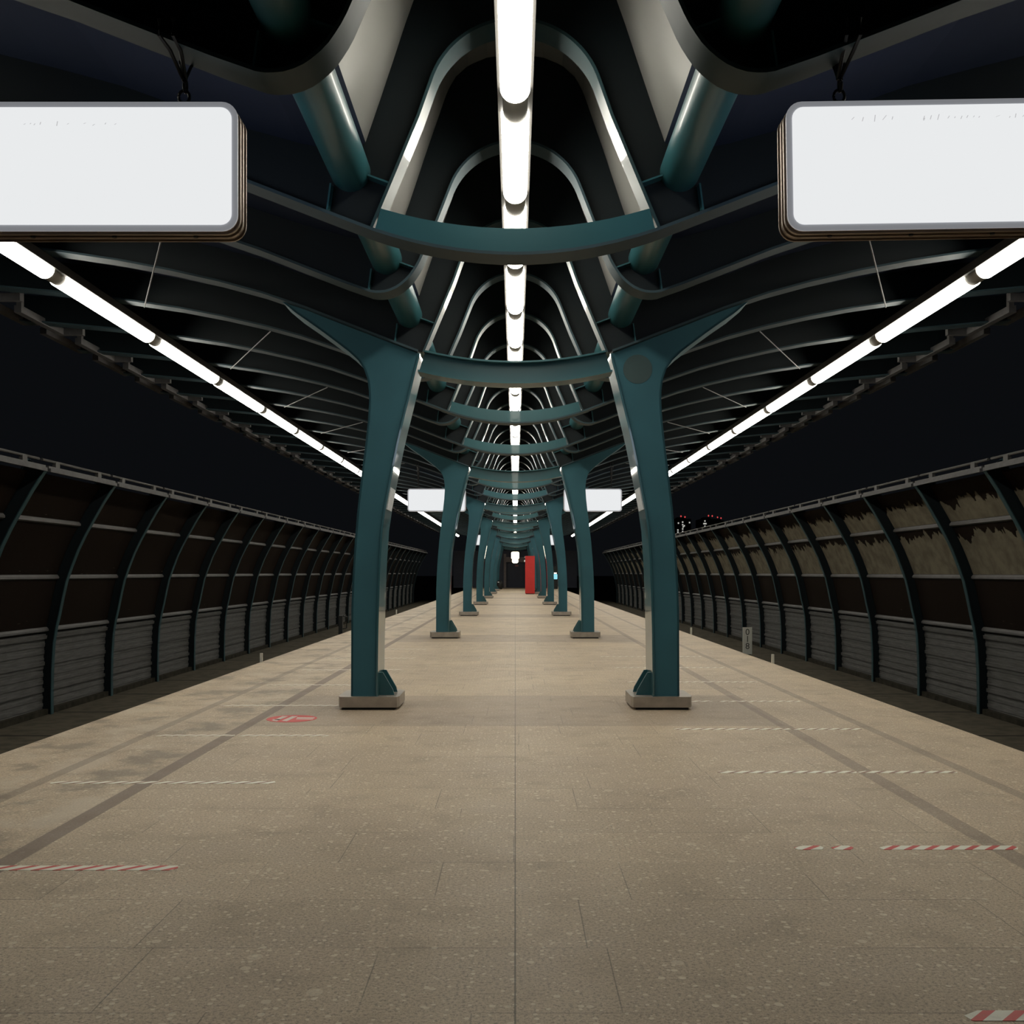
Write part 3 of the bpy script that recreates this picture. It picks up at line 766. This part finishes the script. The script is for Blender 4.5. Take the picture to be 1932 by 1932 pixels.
MB().prism(rrect(-7.5*m8, 7.5*m8, CAM_Z+25*m8, CAM_Z+39*m8, 3*m8), 0, 0.3).build('glass_globe', M['tube_w'], t)
MB().prism(rrect(-6*m8, 6*m8, CAM_Z+17.5*m8, CAM_Z+26*m8, 4*m8), 0.31, 0.5).build('lower_glass', M['tube_w'], t)
MB().tube([(0,0.15,CAM_Z+39*m8),(0,0.15,3.71)], 0.02, 8).build('rod', M['dark_metal'], t)
# dark round bin at the far left
t = thing('litter_bin', 'small black round bin beside the far left column base', 'bin', (-1.38, 91, 0))
pr = [(0.0,0.78),(0.12,0.77),(0.22,0.70),(0.29,0.58),(0.31,0.42),(0.28,0.2),(0.20,0.0),(0,0)]
vs = []; fs = []; ns = 18
for r_, z_ in pr: vs += [(r_*math.cos(2*PI*i/ns), r_*math.sin(2*PI*i/ns), z_) for i in range(ns)]
for j in range(len(pr)-1): fs += [(j*ns+i, j*ns+(i+1)%ns, (j+1)*ns+(i+1)%ns, (j+1)*ns+i) for i in range(ns)]
MB().add(vs, fs).build('body', M['dark_metal'], t, smooth=True)
MB().box(-0.18,-0.04,-0.30,-0.24,0.60,0.66).build('painted_glint', M['notice'], t)  # pale box standing in for the white highlight on the dark dome
# terminal with cyan screen, right
t = thing('ticket_terminal', 'dark upright terminal with a glowing cyan screen far off on the right', 'terminal', (3.62, 92, 0))
MB().box(-0.24, 0.24, 0, 0.4, 0, 2.05).build('cabinet', M['dark_metal'], t)
MB().prism(rrect(-0.17, 0.17, 0.88, 1.34, 0.05), -0.02, 0.0).build('screen', M['cyan'], t)
MB().box(-0.13, 0.10, -0.04, 0.0, 1.38, 1.47).build('lamp', M['tube_w'], t)

# ------------------------------------------------------------------ far towers with lit windows
def tower(px0, px1, ptop, wins, beacons, Y, label):
    m = Y/1932; t = thing('tower_block', label, 'building', ((px0+px1-2*972)/2*m, Y, 0), 'far tower blocks beyond the right barrier')
    hw = (px1-px0)/2*m; H = CAM_Z+(1080-ptop)*m; cx = (px0+px1)/2
    b = MB().box(-hw, hw, 0, 18, -1.6, H).box(-hw*0.5, hw*0.5, 4, 12, H, H+1.2)
    b.build('walls', M['tower'], t)
    for (px, py) in wins:
        x = (px-cx)*m; z = CAM_Z+(1080-py)*m
        MB().box(x-0.42, x+0.42, -0.08, 0.0, z-0.45, z+0.45).build('lit_window', M['window'], t)
    for (px, py) in beacons:
        x = (px-cx)*m; z = CAM_Z+(1080-py)*m
        bb = MB(); bb.box(x-0.05, x+0.05, 0.3, 0.4, H-0.3, z); r = 0.5
        bb.build('mast', M['tower'], t)
        ico = [(x,0.35,z+r*1.3),(x+r,0.35,z),(x,0.35+r,z),(x-r,0.35,z),(x,0.35-r,z),(x,0.35,z-r*1.3)]
        MB().add(ico, [(0,1,2),(0,2,3),(0,3,4),(0,4,1),(5,2,1),(5,3,2),(5,4,3),(5,1,4)]).build('beacon', M['beacon'], t)
tower(1272, 1304, 979, [(1288,985),(1288,990),(1289,994),(1288,998),(1288,1003),(1301,986),(1280,987),(1279,1000),(1279,1004),(1291,992)], [(1285,974),(1292.5,975.5)], 620, 'dark tower with two red beacons and a column of lit windows, nearest the right column')
tower(1322, 1350, 979, [(1330,983),(1330,988),(1332,988),(1330,993),(1328,988)], [(1337,973),(1344,973.5)], 640, 'dark tower with two high red beacons and few lit windows, above the right barrier')
tower(1351, 1366, 982, [], [(1354,976),(1360.5,977.5)], 660, 'unlit dark tower with two red beacons, rightmost on the skyline')
